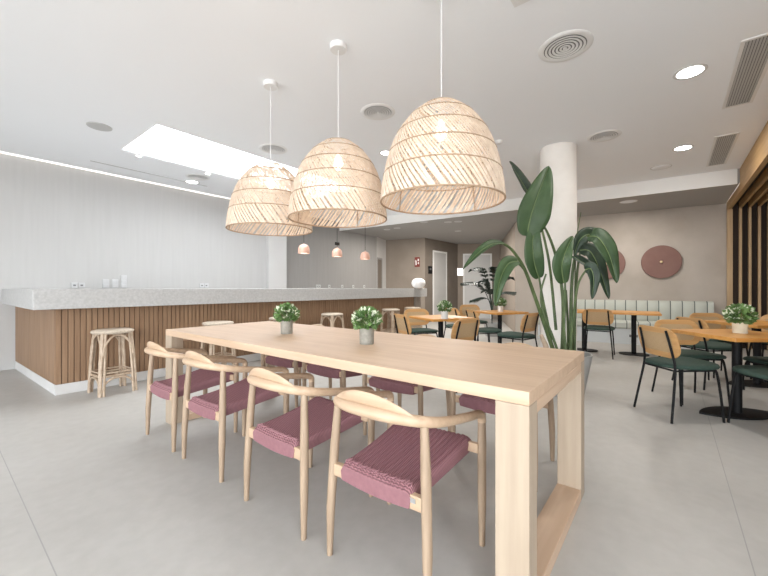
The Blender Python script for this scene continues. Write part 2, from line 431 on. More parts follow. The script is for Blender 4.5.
# ------------------------------------------------------------------ slatted oak canopy and screen on the right
sc = thing('slatted_canopy', (9.33, -.83, 0), 0, 'oak slatted canopy and screen with dark gaps at the right edge', 'slatted screen')
def rel(m): return m
FX0, FX1 = 2.8-9.33, -.02
f = MB(); f.lohi((FX0, -.055, 2.55), (FX1, 0, 2.685)); f.lohi((FX0, -.055, 2.685), (7.66-9.33, 0, ZC-.001))
f.build('fascia', M['canopy'], sc, smooth=False)
MB().lohi((-.14, -.075, 0), (-.03, -.002, 2.55)).build('post', M['canopy_z'], sc, smooth=False)
g = MB()
for k in range(14):
    y = -.175-.122*k; x_in = -.10+.118*(-y)*1.0
    g.lohi((FX0, y-.018, 2.55), (x_in-.02, y+.018, 2.67))
g.build('ceiling_slats', M['canopy'], sc, smooth=False)
g = MB()
for k in range(14):
    y = -.175-.122*k; x_in = -.10+.118*(-y)
    g.lohi((x_in-.10, y-.018, 0), (x_in, y+.018, 2.551))
g.build('wall_slats', M['canopy_z'], sc, smooth=False)
g = MB(); g.lohi((FX0, -1.86, 2.672), (.10, -.056, 2.70)); g.build('ceiling_backing', M['dark'], sc, smooth=False)
g = MB(); g.prism([(-.10+.009, -.075), (-.02, -.075), (-.02+.21, -1.86), (-.10+.22, -1.86)], 0, 2.672); g.build('wall_backing', M['dark'], sc, smooth=False)

# ------------------------------------------------------------------ bar
CX0, CX1, CY0, CZ0, CZ1 = .63, 7.74, 4.75, .889, 1.092
BX0, BX1, BY0 = .82, 7.44, 4.93
bar = thing('bar_counter', (BX0, BY0, 0), 0, 'long bar clad in vertical walnut slats with a pale plinth', 'bar counter')
EL = YL-BY0-.005; SK_ = -.065             # the end face runs back to the wall slightly askew
MB().prism([(0, 0), (BX1-BX0, 0), (BX1-BX0, .10), (.12, .10), (.12+SK_, EL), (SK_, EL)], 0, .105).build('plinth', M['plinth'], bar, smooth=False)
MB().prism([(.012, .014), (BX1-BX0, .014), (BX1-BX0, .09), (.10, .09), (.10+SK_, EL), (.012+SK_, EL)], .105, CZ0).build('carcass', M['slat_gap'], bar, smooth=False)
g = MB(); n = int((BX1-BX0)/.05)
for k in range(n):
    g.lohi((.003+k*.05, .0, .107), (.003+k*.05+.043, .02, CZ0))
g.build('front_slats', M['slat'], bar, smooth=False)
g = MB(); n = 7; w = (YL-BY0-.03)/n
for k in range(n):
    ya, yc = .025+k*w, .025+k*w+w-.006
    g.prism([(SK_*ya/EL, ya), (.02+SK_*ya/EL, ya), (.02+SK_*yc/EL, yc), (SK_*yc/EL, yc)], .107, CZ0)
g.build('end_boards', M['slat'], bar, smooth=False)
MB().lohi((BX1-BX0+.001, -.06, 0), (BX1-BX0+.20, .40, CZ0)).build('end_panel', M['beige'], bar, smooth=False)
wt = MB().prism([(CX0, CY0), (CX1, CY0), (CX1, CY0+.72), (CX0+.72, CY0+.72), (CX0+.72, YL-.003), (CX0, YL-.003)], CZ0+.0005, CZ1).build('worktop', M['stone'], bevel=.004, smooth=False)
tag(wt, 'thick pale speckled stone worktop along the slatted bar', 'worktop')

# white squat globe on the bar's far end
gp = at(418.5, 288, 8.75)
gl = MB().lathe([(0, 0), (.06, 0), (.10, .016), (.145, .055), (.168, .105), (.170, .140), (.150, .190), (.105, .228), (.05, .243), (0, .246)], 28, (gp.x, gp.y, CZ1)).build('globe_vase', M['globe'])
tag(gl, 'squat white globe vase on the far end of the bar', 'vase')

# sockets and switches on the wall behind the bar
def socket(x, y, z, label, n=2, group='double sockets above the bar', name='wall_socket', cat='socket'):
    r = thing(name, (x, y, z), 0, label, cat, group)
    w = .085
    p = MB()
    for k in range(n): p.lohi(((k-n/2)*w+.003, -.012, -.04), ((k-n/2)*w+w-.003, 0, .04))
    p.build('plate', M['plate'], r, bevel=.003)
    for k in range(n):
        MB().lohi(((k-n/2)*w+.027, -.0135, -.012), ((k-n/2)*w+.058, -.011, .010)).build('socket_hole', M['grille_dark'], r)
socket(on_y(78, YL), YL, 1.142, 'white double socket on pale wall above the bar corner')
socket(on_y(204, YL), YL, 1.148, 'white double socket on pale wall midway along bar, beyond the switches')
sx = on_y(115, YL)
for k, (rows, lab) in enumerate(((2, 'left two-high white switch plate above the bar'), (2, 'middle two-high white switch plate above the bar'), (3, 'tallest white switch plate, three high, right of two shorter plates'))):
    r = thing('light_switch', (sx+(k-1)*.120, YL, 1.10), 0, lab, 'switch', 'switch plates above the bar')
    MB().lohi((-.043, -.012, 0), (.043, 0, .070*rows)).build('plate', M['plate'], r, bevel=.003)
    for j in range(rows):
        MB().lohi((-.032, -.018, .010+.067*j), (.032, -.011, .060+.067*j)).build('rocker', M['plate'], r, bevel=.002)
yb = YL+.15
for px, lab in ((318, 'white socket on grey wall, leftmost of five, beyond the pilaster'), (329, 'white socket on grey wall, second of five from the pilaster'), (342, 'white socket on grey wall, middle of five above bar'), (353, 'white socket on grey wall, fourth of five from the pilaster'), (364, 'white socket on grey wall, rightmost of five above bar')):
    socket(on_y(px, yb), yb, 1.145, lab, 2 if px == 318 else 1, 'small sockets on the grey wall')
r = thing('wall_bracket', (on_y(337, yb), yb, 2.31), 0, 'black double outlet high on grey wall behind the middle pink lamp', 'outlet')
MB().lohi((-.080, -.02, -.04), (-.012, 0, .04)).lohi((.012, -.02, -.04), (.080, 0, .04)).build('plate', M['black'], r, bevel=.004)
MB().lohi((-.066, -.026, -.026), (-.026, -.018, .026)).lohi((.026, -.026, -.026), (.066, -.018, .026)).build('outlet_face', M['dark'], r)

# extinguisher sign, panel, notice
def wall_frame(p, q, px):               # a place on wall p->q seen at column px, local +Y to the room
    p = Vector((*p, 0)); q = Vector((*q, 0)); dd = (q-p)
    k = (px-384)/FP; ray = FW+RT*k
    det = ray.x*(-dd.y)-ray.y*(-dd.x)
    tt = (p.x*(-dd.y)-p.y*(-dd.x))/det
    return ray*tt, math.atan2(dd.y, dd.x), tt
pos, ang, dist = wall_frame((9.82, 6.1), (9.5, 7.42), 417.3)
z = HC+(288-262)/FP*dist
r = thing('extinguisher_sign', (pos.x, pos.y, z), ang, 'red fire extinguisher sign on beige wall above the white globe', 'sign')
MB().lohi((-.085, 0, -.155), (.085, .012, .155)).build('plate', M['red'], r)
s = MB(); s.lohi((.02, .012, -.10), (.055, .014, .03)); s.lohi((.03, .012, .03), (.045, .014, .06)); s.tube([(.035, .013, .06), (.06, .013, .065), (.068, .013, 0)], .005, 6)
s.build('extinguisher_symbol', M['white'], r)
s = MB(); s.lohi((-.06, .012, .03), (-.015, .014, .10)); s.add([(-.065, .013, -.03), (-.015, .013, -.03), (-.04, .013, -.08)], [(0, 1, 2)]); s.lohi((-.05, .012, -.03), (-.03, .014, .0))
s.build('arrow_symbol', M['white'], r)
pos, ang, dist = wall_frame((11.93, 6.03), (9.82, 6.1), 430)
r = thing('intercom_panel', (pos.x, pos.y, 1.1+18/FP*dist), ang, 'small black panel on taupe wall left of doorway', 'panel')
MB().lohi((-.11, 0, -.12), (.11, .02, .12)).build('housing', M['black'], r, bevel=.004)
MB().lohi((-.05, .02, .0), (.05, .022, .06)).build('screen', M['grille_dark'], r)
pos, ang, dist = wall_frame((12.68, 4.75), (11.93, 6.03), 460.2)
o = MB().lohi((-.13, 0, -.13), (.13, .01, .13)).build('wall_notice', M['notice']); o.location = (pos.x, pos.y, 1.1+16/FP*dist); o.rotation_euler = (0, 0, ang)
tag(o, 'square white notice on beige wall beside white door', 'notice')

# ------------------------------------------------------------------ communal table
TX0, TX1, TY0, TY1, TZ = 1.22, 2.19, .36, 3.25, .76
tb = thing('communal_table', ((TX0+TX1)/2, (TY0+TY1)/2, 0), 0, 'long bleached oak communal table with slab frame legs', 'table')
hx, hy = (TX1-TX0)/2, (TY1-TY0)/2
TT, LW = .047, .092
MB().lohi((-hx, -hy, TZ-TT), (hx, hy, TZ)).build('tabletop', M['oak'], tb, bevel=.003, smooth=False)
for sy in (-1, 1):
    ya, yb2 = (hy*sy, (hy-.115)*sy)
    for sx2 in (-1, 1):
        xa, xb = hx*sx2, (hx-.09)*sx2
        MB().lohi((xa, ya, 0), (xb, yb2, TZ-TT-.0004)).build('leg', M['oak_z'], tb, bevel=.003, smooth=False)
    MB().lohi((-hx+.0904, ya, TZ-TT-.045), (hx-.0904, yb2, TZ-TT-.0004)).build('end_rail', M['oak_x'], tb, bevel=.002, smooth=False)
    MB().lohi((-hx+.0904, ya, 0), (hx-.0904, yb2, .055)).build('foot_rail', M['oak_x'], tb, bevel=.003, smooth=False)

# ------------------------------------------------------------------ armchairs
def make_armchair(name='armchair'):
    root = thing(name)
    fx, fy = .215, .243
    rail = cr([(fx+.004, -fy, .525), (fx-.002, -fy, .552), (fx-.035, -fy+.002, .567), (.08, -.243, .585), (-.10, -.237, .617), (-.20, -.205, .638), (-.262, -.11, .652), (-.277, 0, .656),
               (-.262, .11, .652), (-.20, .205, .638), (-.10, .237, .617), (.08, .243, .585), (fx-.035, fy-.002, .567), (fx-.002, fy, .552), (fx+.004, fy, .525)], 5)
    rr = [.0180+.005*math.exp(-((i/(len(rail)-1)-.5)/.16)**2) for i in range(len(rail))]
    MB().tube(rail, rr, 10).build('arm_rail', M['ash'], root)
    cm = MB()
    def crest(u, v):
        y = -.205+.41*u
        x = -.277+.95*y*y
        base = .655-y*y*.45
        h = .070*max(0, 1-abs(y/.206)**2.0)**.7
        a = 2*PI*v; tt = .0095
        zc = base+h*(.5-.5*math.cos(a)); off = math.sin(a)*tt*max(.15, (1-abs(y/.206)**4))
        return Vector((x+.016+off-(zc-base)*.22, y, zc))
    cm.grid(crest, 26, 14, True).build('crest', M['ash'], root, ang=60)
    for sy in (-1, 1):
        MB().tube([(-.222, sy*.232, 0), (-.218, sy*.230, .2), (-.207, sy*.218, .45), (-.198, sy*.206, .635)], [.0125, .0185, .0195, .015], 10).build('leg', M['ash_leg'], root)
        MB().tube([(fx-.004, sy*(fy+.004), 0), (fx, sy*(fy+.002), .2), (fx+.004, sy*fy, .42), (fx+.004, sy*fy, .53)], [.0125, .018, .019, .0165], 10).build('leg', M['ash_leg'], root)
    fm = MB()
    fm.box((-.208, 0, .357), (.026, .43, .050)); fm.build('seat_rail', M['ash'], root, bevel=.004)
    MB().box((.206, 0, .412), (.022, .47, .042)).build('seat_rail', M['ash'], root, bevel=.004)
    sm = MB(); nr = 17
    def seat(u, v):
        x = -.226+.455*u
        hw = .166+.030*u
        zb = .334+.048*u; zt = .396+.054*u
        edge = min(u, 1-u)
        e2 = max(0, 1-edge/.05)
        sag = -.012*math.sin(PI*u)
        if v < .72:                       # the ribbed top, left to right
            s_ = v/.72*2-1
            y = hw*s_
            side = .020*max(0, (abs(s_)-.86)/.14)**2
            rid = .0085*(abs(math.sin(nr*PI*(s_+1)/2))**.7-.5)*(1-e2)
            return Vector((x, y, zt+sag-.014*e2*e2-side+rid+.006*s_*s_))
        s_ = 1-(v-.72)/.28*2
        return Vector((x, hw*.99*s_, zb-.010*(1-s_*s_)))
    sm.grid(seat, 24, 260, True)
    n = 260
    for base in (0, 24*n):
        ctr = sum((sm.v[base+k] for k in range(n)), Vector())/n; ci = len(sm.v); sm.v.append(ctr)
        for k in range(n):
            t3 = [base+k, base+(k+1) % n, ci]; sm.f.append(t3 if base == 0 else t3[::-1])
    st_ = sm.build('seat', M['cord'], root, ang=50)
    zz = []
    for k in range(47):
        u = .085 if k % 2 else .045; v = .72*(.03+.94*k/46); p_ = seat(u, v); zz.append(Vector((p_.x, p_.y, p_.z+.0035)))
    MB().tube(zz, .0034, 5).build('stitching', M['cord_light'], st_)
    return root
arm = make_armchair()
chair_y_near = [2.85, 2.235, 1.49, .875]
near_lab = ['bleached wood armchair with mauve cord seat, near side of long table, by its far leg',
            'bleached wood armchair with mauve cord seat, near side, second from the bar end',
            'bleached wood armchair with mauve cord seat, near side, third from the bar end of table',
            'bleached wood armchair with mauve cord seat, biggest in front, beside the near table leg']
far_lab = ['armchair tucked under far side of long table, nearest the bar stools',
           'armchair tucked under far side of long table, second from the bar end',
           'armchair tucked under far side of long table, third from the bar end',
           'armchair tucked under far side of long table, legs showing through the near frame']
for i, y in enumerate(chair_y_near):
    o = arm if i == 0 else copy_tree(arm)
    o.location = (1.255+(0, .004, -.004, .006)[i], y, 0); o.rotation_euler = (0, 0, math.radians((0, 1, -.5, 1)[i]))
    tag(o, near_lab[i], 'chair', 'armchairs around the long table')
for i, y in enumerate([2.86, 2.25, 1.55, .82]):
    o = copy_tree(arm); o.location = (2.255, y, 0); o.rotation_euler = (0, 0, PI+math.radians((1, -1, 1, 0)[i]))
    tag(o, far_lab[i], 'chair', 'armchairs around the long table')
o = MB().lohi((-.237, -.155, .358), (-.223, -.128, .374)).build('maker_tag', M['alu']); o.parent = [x for x in bpy.data.objects if x.get('label') == near_lab[3]][0]
o.location = (.013-.0005, -.03, 0)

# ------------------------------------------------------------------ rattan stools
def make_stool():
    root = thing('bar_stool')
    s = MB(); s.lathe([(0, .622), (.15, .622), (.180, .626), (.190, .640), (.184, .654), (.155, .662), (0, .658)], 32); s.build('seat', M['bamboo_seat'], root)
    w0, w1 = .160, .136
    leg = []
    for (sx_, sy_) in ((1, 1), (-1, 1), (-1, -1), (1, -1)):
        m = MB(); 
        for (ox, oy) in ((.0, .0), (-.028*sx_, .004*sy_), (.004*sx_, -.028*sy_)):
            m.tube([(sx_*w0+ox, sy_*w0+oy, 0), (sx_*(w0*.5+w1*.5)+ox, sy_*(w0*.5+w1*.5)+oy, .32), (sx_*w1*.92+ox*.7, sy_*w1*.92+oy*.7, .635)], .0125, 7)
        m.build('leg', M['bamboo'], root)
    for k in range(4):
        R = Matrix.Rotation(PI/2*k, 3, 'Z')
        wa = .140
        MB().tube([R @ Vector(p) for p in cr([(wa+.008, -wa+.008, .40), (wa+.004, -wa+.022, .50), (wa, -.062, .585), (wa-.008, 0, .612), (wa, .062, .585), (wa+.004, wa-.022, .50), (wa+.008, wa-.008, .40)], 4)], .0105, 7).build('arch_brace', M['bamboo'], root)
        wl = .160
        MB().tube([R @ Vector(p) for p in cr([(wl, -wl+.010, .04), (wl, -wl+.032, .11), (wl, -.06, .168), (wl, .06, .168), (wl, wl-.032, .11), (wl, wl-.010, .04)], 4)], .0105, 7).build('foot_arch', M['bamboo'], root)
        MB().tube([R @ Vector((.153, -.153, .195)), R @ Vector((.153, .153, .195))], .0115, 7).build('rung', M['bamboo'], root)
        MB().tube([R @ Vector((.146, -.146, .226)), R @ Vector((.146, .146, .226))], .0085, 7).build('rung', M['bamboo'], root)
    return root
st = make_stool()
labs = ['cane bar stool standing alone at left end of the slatted bar', 'cane bar stool at bar just behind the bar end of the long table',
        'cane bar stool at bar, mostly hidden behind left table plant', 'cane bar stool at bar between the two table plants',
        'cane bar stool at bar, hidden behind right table plant', 'cane bar stool at bar just right of right table plant', 'cane bar stool nearest the far end of the bar']
for i, x in enumerate((1.235, 2.36, 3.35, 4.39, 5.24, 6.08, 6.90)):
    o = st if i == 0 else copy_tree(st)
    o.location = (x, 4.66 if i == 0 else 4.62, 0); o.rotation_euler = (0, 0, math.radians((4, -3, 5, 45, 2, 6, -4)[i] if i != 3 else 2))
    tag(o, labs[i], 'stool', 'cane stools along the bar')

# ------------------------------------------------------------------ rattan pendants
PR, PZ0, PZ1 = .360, 1.612, 2.172
def prad(t):                            # t: 0 at the top .. 1 at the rim
    pts = [(0, .30), (.03, .37), (.07, .45), (.157, .58), (.25, .685), (.378, .795), (.5, .86), (.6, .905), (.82, .972), (1, 1)]
    for (a, ra), (b_, rb) in zip(pts, pts[1:]):
        if t <= b_: return PR*(ra+(rb-ra)*(t-a)/(b_-a))
    return PR
def psurf(t, a, off=0): 
    r_ = prad(t)+off
    return Vector((r_*math.cos(a), r_*math.sin(a), PZ1-PZ0-(PZ1-PZ0)*t))
def strip(mb, t0, t1, a0, da, w, off, n=6, th=.003):
    vs = []; 
    for i in range(n+1):
        u = i/n; t_ = t0+(t1-t0)*u; a = a0+da*u
        r_ = prad(t_); hw = w/2/max(r_, .05)
        sl = w*.0
        for s_ in (-1, 1):
            for o_ in (0, th):
                vs.append(psurf(t_, a+s_*hw, off+o_))
    fs = []
    for i in range(n):
        b = i*4; c_ = b+4
        fs += [(b, b+2, c_+2, c_), (b+1, c_+1, c_+3, b+3), (b, c_, c_+1, b+1), (b+2, b+3, c_+3, c_+2)]
    mb.add(vs, fs)
def ring(mb, t, rad, off=0, n=56):
    pts = [psurf(t, 2*PI*k/n, off) for k in range(n)]
    vs = []; fs = []; m = 6
    for k in range(n):
        a = 2*PI*k/n; er = Vector((math.cos(a), math.sin(a), 0))
        for j in range(m):
            b = 2*PI*j/m; vs.append(pts[k]+er*math.cos(b)*rad+Vector((0, 0, math.sin(b)*rad)))
    for k in range(n):
        for j in range(m):
            fs.append((k*m+j, ((k+1) % n)*m+j, ((k+1) % n)*m+(j+1) % m, k*m+(j+1) % m))
    mb.add(vs, fs)
def make_pendant():
    root = thing('pendant_lamp')
    sh = MB()
    bands = [(0, .12, 50, .50, .0105), (.12, .30, 84, .36, .0105), (.30, .50, 104, .28, .0108), (.50, .72, 112, .28, .0112), (.72, .995, 76, .30, .0200)]
    for k, (t0, t1, n, da, w) in enumerate(bands):
        for i in range(n):
            jit = random.uniform(-.25, .25)*2*PI/n*.5
            strip(sh, t0, t1, 2*PI*i/n+jit, da*random.uniform(.93, 1.05), w*random.uniform(.8, 1.1), .002)
        if k < 4:
            for i in range(n//2):
                strip(sh, t0, t1, 2*PI*i/(n//2), -da*.9, w*.55, -.004)
    so = sh.build('shade', M['rattan'], root)
    for t_ in (.12, .30, .50, .72):
        hp = MB(); ring(hp, t_, .0042, .004); hp.build('hoop', M['rattan_rim'], so)
    rm = MB(); ring(rm, 1.0, .0055); rm.build('rim_hoop', M['rattan_rim'], so)
    rm = MB(); ring(rm, 0.0, .005); rm.build('top_hoop', M['rattan_rim'], so)
    w = MB()
    for k in range(4):
        a = PI/4+PI/2*k
        w.tube([psurf(t_, a, -.010) for t_ in [i/14 for i in range(15)]], .0032, 5)
    w.build('stay', M['rattan_rim'], so)
    H = ZC-PZ0
    MB().tube([(0, 0, .53), (0, 0, H-.02)], .0032, 6).build('cord', M['plastic'], root)
    MB().lathe([(0, H-.040), (.058, H-.040), (.062, H-.034), (.062, H-.001), (0, H-.001)], 24).build('ceiling_rose', M['plastic'], root)
    cx = MB()
    cx.tube([(-.12, 0, PZ1-PZ0-.012), (.12, 0, PZ1-PZ0-.012)], .004, 6); cx.tube([(0, -.12, PZ1-PZ0-.012), (0, .12, PZ1-PZ0-.012)], .004, 6)
    cx.lathe([(0, .55), (.012, .55), (.020, .54), (.022, .48), (0, .48)], 14)
    cx.build('lamp_holder', M['plastic'], root)
    MB().lathe([(0, .365), (.020, .37), (.034, .39), (.038, .412), (.030, .442), (.016, .465), (.015, .48), (0, .48)], 16).build('bulb', M['bulb'], root)
    return root
pen = make_pendant()
plabs = ['woven rattan dome pendant, leftmost, nearest the bar', 'woven rattan dome pendant, middle of the three over table', 'woven rattan dome pendant, largest, nearest the column']
for i, (x, y) in enumerate(((1.885, 2.765), (1.905, 1.94), (1.90, 1.066))):
    o = pen if i == 0 else copy_tree(pen)
    o.location = (x, y, PZ0); o.rotation_euler = (0, 0, i*1.1)
    tag(o, plabs[i], 'pendant lamp', 'rattan pendants over the long table')

# small pink pendants over the bar
def make_pink():
    root = thing('small_pendant'); z0 = 1.705; H = ZC-z0
    MB().lathe([(.088, .004), (.099, 0), (.102, .012), (.100, .075), (.090, .115), (.066, .146), (.030, .160), (.012, .163), (.012, .158), (.030, .154), (.062, .140), (.084, .110), (.093, .07), (.092, .012)], 24, closed=True).build('shade', M['pink'], root)
    MB().lathe([(0, .012), (.090, .012), (.090, .018), (0, .018)], 24).build('diffuser', M['pink_in'], root)
    MB().lathe([(0, .160), (.009, .160), (.006, .185), (0, .186)], 10).build('cap', M['pink'], root)
    MB().tube([(0, 0, .19), (0, 0, H-.02)], .004, 6).build('cord', M['black'], root)
    MB().lathe([(0, H-.025), (.04, H-.025), (.04, H-.001), (0, H-.001)], 16).build('ceiling_rose', M['plastic'], root)
    return root
pk = make_pink()
for i, (x, lab) in enumerate(((4.12, 'small pink dome lamp over bar, lowest in view, leftmost of three'), (4.93, 'small pink dome lamp over bar, in front of the black outlet'), (5.75, 'small pink dome lamp over bar, rightmost of three'))):
    o = pk if i == 0 else copy_tree(pk); o.location = (x, 5.05, 1.705); tag(o, lab, 'pendant lamp', 'pink lamps over the bar')

# ------------------------------------------------------------------ ceiling fittings
def make_diffuser():
    r = thing('ceiling_vent')
    MB().lathe([(.146, -.008), (.152, -.010), (.180, -.006), (.187, -.001), (.187, .001), (.146, .001)], 40, closed=True).build('ring', M['plastic'], r)
    MB().lathe([(0, -.005), (.146, -.005), (.146, .001), (0, .001)], 36).build('void', M['grille_dark'], r)
    for rr in (.140, .115, .090, .065, .040):
        MB().lathe([(rr-.017, -.010), (rr-.001, -.012), (rr-.001, -.010), (rr-.017, -.008)], 40, closed=True).build('louvre_ring', M['plastic'], r)
    MB().lathe([(0, -.013), (.016, -.013), (.012, -.001), (0, -.001)], 20).build('hub', M['plastic'], r)
    return r
df = make_diffuser()
for i, ((px, py), lab, sc_) in enumerate((((565, 47), 'round white air diffuser, largest, on ceiling right of nearest rattan lamp', 1), ((378, 112), 'round white air diffuser between middle and right rattan lamps', .95), ((604, 136), 'round white air diffuser on ceiling right of the column', .95), ((273.5, 149), 'round white air diffuser above leftmost rattan lamp', .95), ((198, 177), 'round white air diffuser between skylight and left wall', .95))):
    o = df if i == 0 else copy_tree(df); o.location = on_z(px, py, ZC); o.scale = (sc_,)*3; o.location.z = ZC-.0005; tag(o, lab, 'air vent', 'round ceiling diffusers')
def make_down(lit=True, name='downlight', rad=.085, cat=None):
    r = thing(name)
    MB().lathe([(rad, -.003), (rad*1.2, -.006), (rad*1.28, -.001), (rad*1.28, 0), (rad, 0)], 28, closed=True).build('trim_ring', M['ring'], r)
    MB().lathe([(0, -.002), (rad, -.002), (rad, 0), (0, 0)], 28).build('lens', M['lit'] if lit else M['grille'], r)
    return r
dl = make_down()
for i, ((px, py), lab, sc_) in enumerate((((690, 72), 'lit round downlight, largest, beside long ceiling grille', 1.05), ((683, 148), 'lit round downlight on right ceiling, left of the small grille', 1.0), ((386, 153), 'lit round downlight peeking between middle and right rattan lamps', .8), ((192, 182), 'lit round downlight close to left wall below skylight', 1.05), ((138.6, 156), 'tiny lit spot by left corner of skylight', .36), ((208, 173.7), 'tiny lit spot at skylight edge near leftmost rattan lamp', .42))):
    o = dl if i == 0 else copy_tree(dl); o.location = on_z(px, py, ZC); o.scale = (sc_,)*3; tag(o, lab, 'ceiling light', 'lit downlights in the main ceiling')
du = make_down(False, 'ceiling_spot', .06)
for i, (px, py, lab) in enumerate(((387, 229.5, 'small recessed spot in low ceiling, leftmost, near beam end'), (397, 228, 'small recessed spot in low ceiling, second from the left'), (424, 222, 'small recessed spot in low ceiling under rim of nearest rattan lamp'), (448, 222, 'small recessed spot in low ceiling, left of a touching pair'), (458, 221.5, 'small recessed spot in low ceiling, right of a touching pair'), (458, 231, 'small recessed spot in low ceiling in front of the taupe wall'))):
    o = du if i == 0 else copy_tree(du); o.location = on_z(px, py, ZS); o.scale = (1.2,)*3; tag(o, lab, 'ceiling light', 'unlit spots in the low ceiling')
def speaker(px, py, z, rad, lab):
    r = thing('ceiling_speaker', on_z(px, py, z), 0, lab, 'speaker', 'flush ceiling speakers')
    MB().lathe([(0, -.006), (rad*.9, -.006), (rad*.92, -.004), (rad*.92, 0), (0, 0)], 32).build('mesh_cover', M['grille'] if z == ZC and px < 200 else M['ceiling'], r)
    MB().lathe([(rad*.92, -.004), (rad, -.006), (rad*1.02, 0), (rad*.92, 0)], 32, closed=True).build('trim_ring', M['ring'] if px > 200 else M['grille'], r)
speaker(99.5, 126.5, ZC, .115, 'grey round speaker flush in ceiling left of skylight')
speaker(661, 167, ZC, .13, 'white round speaker flush in ceiling just before beam')
speaker(628.5, 201.5, ZS, .14, 'round speaker flush in low ceiling above pink wall discs')
r = thing('smoke_detector', on_z(499, 141, ZC), 0, 'small white smoke detector on ceiling right of nearest rattan lamp', 'smoke detector')
MB().lathe([(0, -.035), (.03, -.035), (.045, -.02), (.045, 0), (0, 0)], 20).build('housing', M['plastic'], r)
def grille(x0, x1, y, w, lab):
    r = thing('linear_grille', ((x0+x1)/2, y, ZC), 0, lab, 'air vent', 'linear grilles on the right ceiling')
    h = (x1-x0)/2
    MB().lohi((-h, -w/2, -.008), (h, -w/2+.025, 0)).lohi((-h, w/2-.025, -.008), (h, w/2, 0)).lohi((-h, -w/2+.025, -.008), (-h+.025, w/2-.025, 0)).lohi((h-.025, -w/2+.025, -.008), (h, w/2-.025, 0)).build('frame', M['plastic'], r, smooth=False)
    MB().lohi((-h+.025, -w/2+.025, -.0015), (h-.025, w/2-.025, 0)).build('void', M['grille_dark'], r, smooth=False)
    m = MB(); n = 9
    for k in range(n):
        yy = -w/2+.025+(w-.05)*(k+.5)/n; m.lohi((-h+.025, yy-.007, -.007), (h-.025, yy+.006, -.001))
    m.build('blades', M['grille'], r, smooth=False)
grille(3.70, 4.98, -.52, .22, 'long white linear grille on ceiling at upper right corner')
grille(5.85, 7.20, -.53, .22, 'white linear grille on ceiling close to beam and oak canopy')
o = MB().lohi((-.30, -.2, -.006), (.30, .2, 0)).lohi((-.27, -.17, -.010), (.27, .17, -.006)).build('access_hatch', M['plastic']); o.location = (2.05, .585, ZC)
tag(o, 'white access hatch cut off by the top edge of picture', 'hatch')
ls = MB().lohi((1.45, 6.45, ZC-.003), (3.1, 6.48, ZC)).build('slot_diffuser', M['grille']); tag(ls, 'thin linear slot in ceiling along the left wall', 'air vent')

# ------------------------------------------------------------------ small flowering plants in pots
def make_bush(name, rad, ph, fr, fh, potmat, nl, rs):
    rnd = random.Random(rs)
    root = thing(name)
    MB().lathe([(0, 0), (rad*.93, 0), (rad*.96, .004), (rad, ph), (rad*.9, ph), (rad*.88, ph*.86), (0, ph*.86)], 24).build('pot', potmat, root)
    MB().lathe([(0, ph*.86), (rad*.885, ph*.87), (rad*.5, ph*.90), (0, ph*.90)], 16).build('soil', M['soil'], root)
    lf = MB(); fl = MB(); cz = ph+fh*.40
    core = MB()
    for i in range(nl):
        th = rnd.uniform(0, 2*PI); u = rnd.uniform(-.75, 1); s_ = math.sqrt(max(0, 1-u*u))
        k = rnd.uniform(.55, 1.0)**.5
        p = Vector((fr*s_*math.cos(th)*k, fr*s_*math.sin(th)*k, cz+fh*.58*u*k))
        out = Vector((s_*math.cos(th), s_*math.sin(th), u+.25)).normalized()
        d_ = (out+Vector((rnd.uniform(-.7, .7), rnd.uniform(-.7, .7), rnd.uniform(-.5, .6)))).normalized()
        sd = d_.cross(Vector((rnd.uniform(-1, 1), rnd.uniform(-1, 1), rnd.uniform(-1, 1)))).normalized()
        L_ = fr*rnd.uniform(.30, .50); W_ = L_*.30; nrm = d_.cross(sd)*L_*.12
        a, b, c_, e = p-d_*L_*.5, p+sd*W_+nrm, p+d_*L_*.5, p-sd*W_+nrm
        (fl if rnd.random() < .30 and k > .8 and u > -.4 else lf).add([a, b, c_, e], [(0, 1, 2), (0, 2, 3)])
    for i in range(14):
        th = rnd.uniform(0, 2*PI); e = Vector((math.cos(th)*fr*.6, math.sin(th)*fr*.6, cz+rnd.uniform(-.1, .4)*fh))
        lf.tube([(0, 0, ph*.86), (e.x*.4, e.y*.4, (ph*.86+e.z)/2), e], .0018, 4)
    lf.build('foliage', M['bush'], root, smooth=False)
    fl.build('blossom', M['flower'], root, smooth=False)
    return root
b1 = make_bush('potted_plant', .045, .098, .088, .125, M['clay'], 460, 1)
b1.location = (1.67, 2.245, TZ); tag(b1, 'small white-flowered plant in speckled grey pot, left one on long table', 'plant', 'plants on the long table')
b2 = copy_tree(b1); b2.location = (1.665, 1.45, TZ); b2.rotation_euler = (0, 0, 2); tag(b2, 'small white-flowered plant in speckled grey pot, right one on long table', 'plant', 'plants on the long table')

# ------------------------------------------------------------------ cafe tables
CT = .705
def make_cafe_table(w=.65, dpt=.65, base='lens'):
    root = thing('cafe_table')
    MB().prism(rounded(w, dpt, .012, 3), CT-.032, CT).build('tabletop', M['ply_top'], root, bevel=.003)
    MB().lathe([(0, .012), (.035, .012), (.035, CT-.04), (0, CT-.04)], 20).build('post', M['black'], root)
    MB().lohi((-.2, -.2, CT-.042), (.2, .2, CT-.0325)).build('top_plate', M['black'], root, smooth=False)
    if base == 'lens':
        n = 24; pl = []
        for k in range(n):
            s_ = -1+2*k/n; pl.append((.16*(1-s_*s_)**.9, .33*s_))
        for k in range(n):
            s_ = 1-2*k/n; pl.append((-.16*(1-s_*s_)**.9, .33*s_))
        MB().prism(pl, 0, .014).build('foot_plate', M['black'], root)
    else:
        MB().prism(rounded(.30, .42, .145, 8), 0, .016).build('foot_plate', M['black'], root)
    return root
ta = make_cafe_table()
